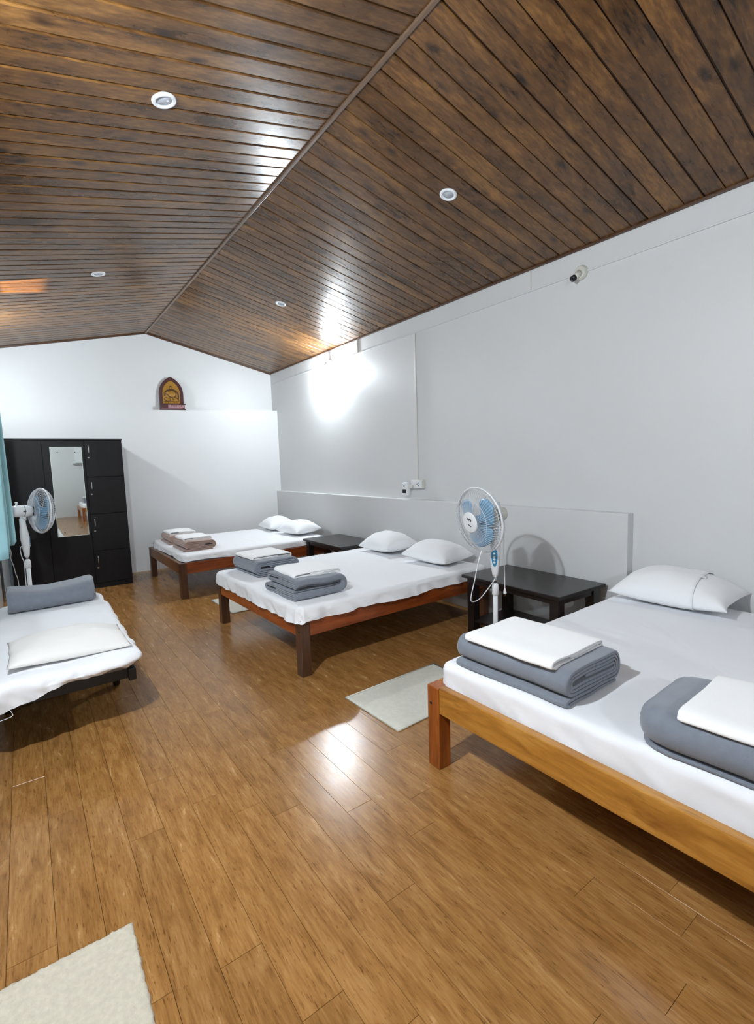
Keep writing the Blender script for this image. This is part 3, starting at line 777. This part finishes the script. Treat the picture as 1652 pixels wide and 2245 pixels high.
# ------------------------------------------------------------------ rollaway bed
RX0, RX1, RY0, RY1 = -.258, .462, 2.905, 4.735
t = thing('rollaway_bed', 'low black folding bed frame on castors beside the curtain', 'folding bed', (RX0, RY0, 0))
RL, RW = RY1-RY0, RX1-RX0
for x in (.03, RW-.07): box('side_rail', x, x+.04, .10, RL-.06, .255, .325, 'metal_dk', t, .004)
box('end_rail', .03, RW-.05, .13, .17, .262, .372, 'metal_dk', t, .004)
box('end_rail', .03, RW-.03, RL-.10, RL-.06, .255, .33, 'metal_dk', t, .004)
box('panel', .05, RW-.05, .14, RL-.10, .315, .335, 'metal_dk', t, .002)
for y in (.74, 1.22):
    box('cross_bar', .05, RW-.05, y, y+.035, .15, .185, 'metal_dk', t, .004)
    for x in (.045, RW-.085):
        lg = box('leg', x, x+.035, y, y+.035, .075, .26, 'metal_dk', t, .004)
        cx_ = x+.018
        lathe('castor_wheel', [(.012, -.020), (.040, -.019), (.046, -.010), (.046, .010), (.040, .019), (.012, .020)], 'black', lg, 24, align((1, 0, 0), (cx_, y-.012, .046)))
        box('castor_fork', cx_-.032, cx_+.032, y-.022, y+.042, .066, .115, 'metal_dk', lg, .006)
mo = thing('mattress', 'thin mattress under a rumpled white sheet on the rollaway bed', 'mattress', (RX0, RY0, .335))
box('mattress_core', .05, RW-.05, .06, RL-.05, 0, .085, 'matt', mo, .035, seg=3)
def rhem(u, v):
    h = .0+.03*nz(u*4, v*4)
    if v < .03: h = .030-.095*max(0, 1-u/.45)**.9+.010*nz(u*9, 2)
    elif u > .9: h = .02+.012*nz(v*9, 5)
    return h
link('bed_sheet', sheet_mesh(RW, RL, .105, rhem, 31.3, r=.11, edge=.045, out=-.022, wr=.024, dip=.012, amp=3, pleat=.030), 'sheet', mo, smooth=True)
# hanging tie of the sheet
tube('sheet_tie', smooth_path([(.10, .02, -.02), (.112, .0, -.035), (.120, -.012, -.055), (.10, -.02, -.060), (.05, -.025, -.063), (-.0, -.02, -.062)], 5), .0012, 'sheet', mo, 6)
# blanket across the far end
sec = [Vector((-q.x, q.y)) for q in strip(spiral(.36, .165, .016, tail=0, wob=.003, seed=8), .016)][::-1]
fr = []
for i in range(20):
    f = i/19; k = .95 if i in (0, 19) else 1
    fr.append(((-.275+.55*f, 0, 0), (0, k, 0), (0, 0, k)))
def fdef(c):
    f = (c.x+.275)/.55; z = c.z+.0825; k = z/.165
    return Vector((c.x+.012*nz(c.y*8, z*10), c.y+.008*nz(c.x*6, z*8)+.10*k*0, z*(1-.16*math.sin(math.pi*min(1, max(0, f)))**1.2+.10*max(0, f-.75)*4*.6)+.006*k*nz(c.x*6, c.y*6)))
o = link('folded_blanket', sweep('folded_blanket', sec, fr, fdef), 'grey', None, (.105, 4.49, .441)); o.rotation_euler = (0, 0, R(1.5))
tag(o, 'long folded grey blanket lying across the rollaway bed', 'blanket')
pillow((.135, 3.28, .424), (R(2), 0, R(91)), .50, .58, .115, 'flat cream pillow on the rollaway bed', 'cream_pillow', seed=9, wr=.012, pinch=.03)

# ------------------------------------------------------------------ curtain
t = thing('curtain', 'pale aqua curtain hanging beside the wardrobe', 'curtain', (XL, 4.70, .85))
vs = []; fs = []; nu, nv = 90, 16
for j in range(nv+1):
    f = j/nv; z = 1.28*f
    for i in range(nu+1):
        g = i/nu; y = -.42+.80*g
        amp = .05+.02*f
        cen = .118-.012*f
        hemz = 0.012*math.sin(g*9)+(.03 if g > .97 else 0) if j == 0 else 0
        x = cen+amp*math.sin(g*2*math.pi*5.25)+.012*nz(g*9, f*2)
        if g > .93: x = x+(.212-.018*f-x)*min(1, (g-.93)/.05)
        vs.append((x, y, z+hemz))
for j in range(nv):
    for i in range(nu):
        a = j*(nu+1)+i; fs.append((a, a+1, a+nu+2, a+nu+1))
me = mesh('curtain_cloth', vs, fs); bm = bmesh.new(); bm.from_mesh(me); bmesh.ops.solidify(bm, geom=bm.faces, thickness=.003); bm.to_mesh(me); bm.free()
link('curtain_cloth', me, 'curtain', t, smooth=True)
tube('curtain_rod', [(.11, -.55, 1.285), (.11, .50, 1.285)], .011, 'chrome', t, 10)
for y in (-.5, .46): box('rod_bracket', 0, .115, y-.01, y+.01, 1.275, 1.295, 'metal_dk', t, .003)

# ------------------------------------------------------------------ standing fans
def fan(loc, rz, label, hub_h, head, tilt, rad, pole_split, cords, badge_marks, twist=0):
    """local +X is the way the fan blows; head: distance of the blade hub in front of the pole"""
    t = thing('standing_fan', label, 'fan', loc, rz)
    lathe('base', [(.19, 0), (.195, .008), (.18, .022), (.10, .034), (.035, .05), (.028, .09), (.02, .10)], 'white', t, 40)
    lathe('pole', [(.0165, .08), (.0165, pole_split)], 'white', t, 20)
    lathe('collar', [(.019, pole_split-.055), (.024, pole_split-.05), (.024, pole_split+.0), (.020, pole_split+.022), (.010, pole_split+.028)], 'white', t, 24)
    lathe('inner_pole', [(.0085, pole_split), (.0085, hub_h-.40)], 'chrome', t, 14)
    # control body: tapered box
    TW = Matrix.Rotation(twist, 4, 'Z')
    bm = bmesh.new(); rings = []
    z0 = hub_h-.425; z1 = hub_h-.07
    for f, wx, wy, ox in ((0, .014, .016, 0), (.06, .020, .021, 0), (.25, .026, .030, 0), (.5, .032, .036, -.002), (.66, .030, .034, -.004), (.8, .024, .026, -.006), (1, .021, .023, -.008)):
        ring = []
        for k in range(20):
            g = 2*math.pi*k/20; c_, s_ = math.cos(g), math.sin(g)
            ring.append(bm.verts.new(TW @ Vector((ox+wx*math.copysign(abs(c_)**.7, c_), wy*math.copysign(abs(s_)**.7, s_), z0+(z1-z0)*f))))
        rings.append(ring)
    for a, b in zip(rings[:-1], rings[1:]):
        for k in range(20): bm.faces.new((a[k], a[(k+1) % 20], b[(k+1) % 20], b[k]))
    bm.faces.new(rings[0][::-1]); bm.faces.new(rings[-1])
    cb = link('control_body', from_bm('control_body', bm), 'white', t, smooth=True)
    zp = hub_h-.335
    poly = []
    for k in range(28):
        g = 2*math.pi*k/28; wv = .020+.005*math.sin(g)
        poly.append((wv*math.copysign(abs(math.cos(g))**.8, math.cos(g)), .062*math.copysign(abs(math.sin(g))**.8, math.sin(g))))
    Tp = TW @ Matrix.Translation((.0245, 0, zp+.045)) @ Matrix.Rotation(R(4), 4, 'Y') @ Matrix.Rotation(R(90), 4, 'Z') @ Matrix.Rotation(R(90), 4, 'X')
    cp = prism('control_panel', poly, .006, 'panel', t, Tp, .002)
    for k in range(4):
        lathe('button', [(.008, 0), (.0075, .004), (.004, .005)], 'button', cp, 14, TW @ align((1, 0, -.05), (.030+.001*k, 0, zp+.015+.020*k)))
    # head, tilted about the local Y axis at the neck
    TH = Matrix.Translation((0, 0, hub_h)) @ Matrix.Rotation(tilt, 4, 'Y')
    X = TH @ Matrix.Rotation(R(90), 4, 'Y')              # lathe axis along the blowing direction
    lathe('neck', [(.022, hub_h-.09), (.026, hub_h-.075), (.024, hub_h-.03)], 'white', t, 20)
    x_m = head-.075
    mh = lathe('motor_housing', [(.004, -.085), (.030, -.083), (.046, -.074), (.053, -.055), (.054, -.02), (.056, 0), (.056, .003), (.052, .005), (.052, .009), (.056, .011), (.056, .03), (.048, x_m-.02), (.040, x_m)], 'white' if rz > 0 and rz < 2 else 'offw', t, 36, X)
    lathe('motor_seam', [(.0535, .004), (.0545, .006), (.0535, .010)], 'dgrey', t, 36, X)
    lathe('swing_knob', [(.008, 0), (.008, .026), (.011, .028), (.011, .036), (.004, .038)], 'white', t, 14, TH @ Matrix.Translation((-.045, 0, .046)))
    lathe('tilt_knob', [(.012, 0), (.012, .02), (.006, .022)], 'white', t, 14, align((0, -1, 0), (0, -.022, hub_h-.06)))
    box('motor_label', -.012, .012, -.0575, -.055, hub_h-.006, hub_h+.004, 'dgrey', t, 0)
    def pt(r, g, x): return TH @ Vector((head+x, r*math.cos(g), r*math.sin(g)))
    nw = 66
    def guard(name, prof, rings_, tw):
        vs, fs = [], []
        for k in range(nw):
            g = 2*math.pi*k/nw
            tube_data([pt(r, g+tw*(r/rad), x) for r, x in prof], .0013, 4, False, vs, fs)
        for r, x, q in rings_:
            tube_data([pt(r, 2*math.pi*k/48, x) for k in range(48)], q, 6, True, vs, fs)
        link(name, mesh(name, vs, fs), 'wire', t, smooth=True)
    R_ = rad
    bs = 1.28 if badge_marks else 1
    guard('rear_guard', [(.045, -.062), (.10, -.066), (.15, -.058), (R_*.93, -.034), (R_, -.002)], [(.05, -.063, .002), (R_*.62, -.062, .002), (R_*.985, -.016, .0022)], .0)
    guard('front_guard', [(.056, .082), (.09, .080), (.13, .070), (R_*.86, .046), (R_*.97, .020), (R_, .004)], [(.058, .082, .002), (R_*.66, .068, .002), (R_*.965, .022, .002)], .35)
    band = [(R_-.0035, -.007), (R_+.0035, -.006), (R_+.0045, 0), (R_+.0035, .007), (R_-.0035, .008), (R_-.0035, -.007)]
    vs, fs = [], []
    for k in range(72):
        g = 2*math.pi*k/72
        for r, x in band[:-1]: vs.append(pt(r, g, x))
    for k in range(72):
        for q in range(5): fs.append((k*5+q, k*5+(q+1) % 5, ((k+1) % 72)*5+(q+1) % 5, ((k+1) % 72)*5+q))
    link('rim_band', mesh('rim_band', vs, fs), 'white', t, smooth=True)
    vs, fs = tube_data([pt(R_+.008, R(205), .0), pt(R_+.02, R(206), .012)], .005, 8)
    link('rim_clip', mesh('rim_clip', vs, fs), 'white', t)
    # badge and its printed marks
    bd = lathe('badge', [(.055*bs, .078), (.056*bs, .084), (.050*bs, .088), (.004, .0895)], 'white', t, 36, X @ Matrix.Translation((0, 0, head)))
    if badge_marks:
        def mark(pts): 
            vs, fs = tube_data([pt(math.hypot(a, b), math.atan2(b, a), .0895) for a, b in pts], .0032, 6)
            link('badge_mark', mesh('badge_mark', vs, fs), 'dgrey', bd)
        mark([(.020, .006), (.022, .020), (.008, .026), (.004, .014), (.002, .026), (-.010, .030), (-.016, .020)])
        mark([(.016, -.026), (.004, -.020), (-.014, -.010)])
    # blades
    lathe('blade_hub', [(.030, -.035), (.034, -.02), (.034, .03), (.024, .040), (.004, .042)], 'blade', t, 28, X @ Matrix.Translation((0, 0, head)))
    for b_ in range(3):
        g0 = 2*math.pi*b_/3+R(50); vs, fs = [], []; nr, na = 10, 10
        for i in range(nr+1):
            f = i/nr; r = .026+(R_*.84-.026)*f
            half = R(27+30*math.sin(math.pi*min(1, f*1.02))**.8-8*f)
            sw = R(-22*f)
            if f > .82: half *= max(.15, math.sqrt(max(0, 1-((f-.82)/.185)**2)))
            for j in range(na+1):
                s = -1+2*j/na
                vs.append(pt(r, g0+sw+half*s, .004-.026*s*(.55+.45*(1-f))+.008*(1-s*s)))
        for i in range(nr):
            for j in range(na): a = i*(na+1)+j; fs.append((a, a+1, a+na+2, a+na+1))
        me = mesh('blade', vs, fs); bm = bmesh.new(); bm.from_mesh(me); bmesh.ops.solidify(bm, geom=bm.faces, thickness=.002); bm.to_mesh(me); bm.free()
        link('blade', me, 'blade', t, smooth=True)
    for c in cords:
        co = tube('cord', smooth_path(c[0], 8), .0032, 'white', t, 8)
        if c[1]:
            e = Vector(c[0][-1])
            lathe('plug', [(.005, .03), (.007, .02), (.013, .004), (.013, -.004), (.011, -.006)], 'white', co, 16, Matrix.Translation(e))
            vs, fs = [], []
            for dx in (-.006, .006): tube_data([e+Vector((dx, 0, -.004)), e+Vector((dx, 0, -.024))], .002, 6, False, vs, fs)
            link('plug_pins', mesh('plug_pins', vs, fs), 'chrome', co)
    return t
# fan by the golden bed: blows towards the rollaway bed
def loc2(px, py, pz, base, rz):
    v = Matrix.Rotation(-rz, 3, 'Z') @ (Vector((px, py, pz))-Vector((base[0], base[1], 0))); return tuple(v)
F2 = (2.585, 2.20, 0); rz2 = R(172)
c1 = [loc2(*p, F2, rz2) for p in ((2.665, 2.185, 1.0), (2.668, 2.19, .93), (2.674, 2.20, .80), (2.680, 2.20, .70), (2.684, 2.20, .60), (2.685, 2.20, .505))]
c2 = [loc2(*p, F2, rz2) for p in ((2.46, 2.20, .86), (2.42, 2.20, .78), (2.375, 2.20, .64), (2.34, 2.20, .535), (2.36, 2.20, .505), (2.43, 2.20, .515), (2.52, 2.20, .575), (2.566, 2.19, .625), (2.576, 2.19, .66))]
fan(F2, rz2, 'white fan with blue blades and round badge before the long black table', 1.065, .135, R(8), .222, .565, [(c1, True), (c2, False)], True, R(38))
F1 = (-.030, 5.45, 0); rz1 = R(20)
c3 = [loc2(*p, F1, rz1) for p in ((-.06, 5.44, .80), (-.075, 5.44, .77), (-.068, 5.44, .70), (-.055, 5.43, .64), (-.058, 5.43, .50), (-.06, 5.42, .30), (-.07, 5.42, .06))]
c4 = [loc2(*p, F1, rz1) for p in ((-.20, 5.42, 1.02), (-.165, 5.42, .86), (-.142, 5.42, .76), (-.148, 5.42, .70), (-.133, 5.42, .62), (-.126, 5.42, .56), (-.113, 5.42, .49), (-.11, 5.42, .30), (-.08, 5.43, .06))]
fan(F1, rz1, 'white standing fan turned to the wardrobe mirror, beside the curtain', 1.115, .150, R(4), .208, .645, [(c3, False), (c4, False)], False)

# blanket and towel on the rear bed, seen in the mirror
roll_blanket((1.66, -3.9, .503), 0, .42, .54, .15, 'grey', 'grey blanket on the light bed seen in the mirror', seed=24)
towel((1.66, -3.9, .650), 0, .40, .42, 'white towel on the blanket seen in the mirror', seed=25)
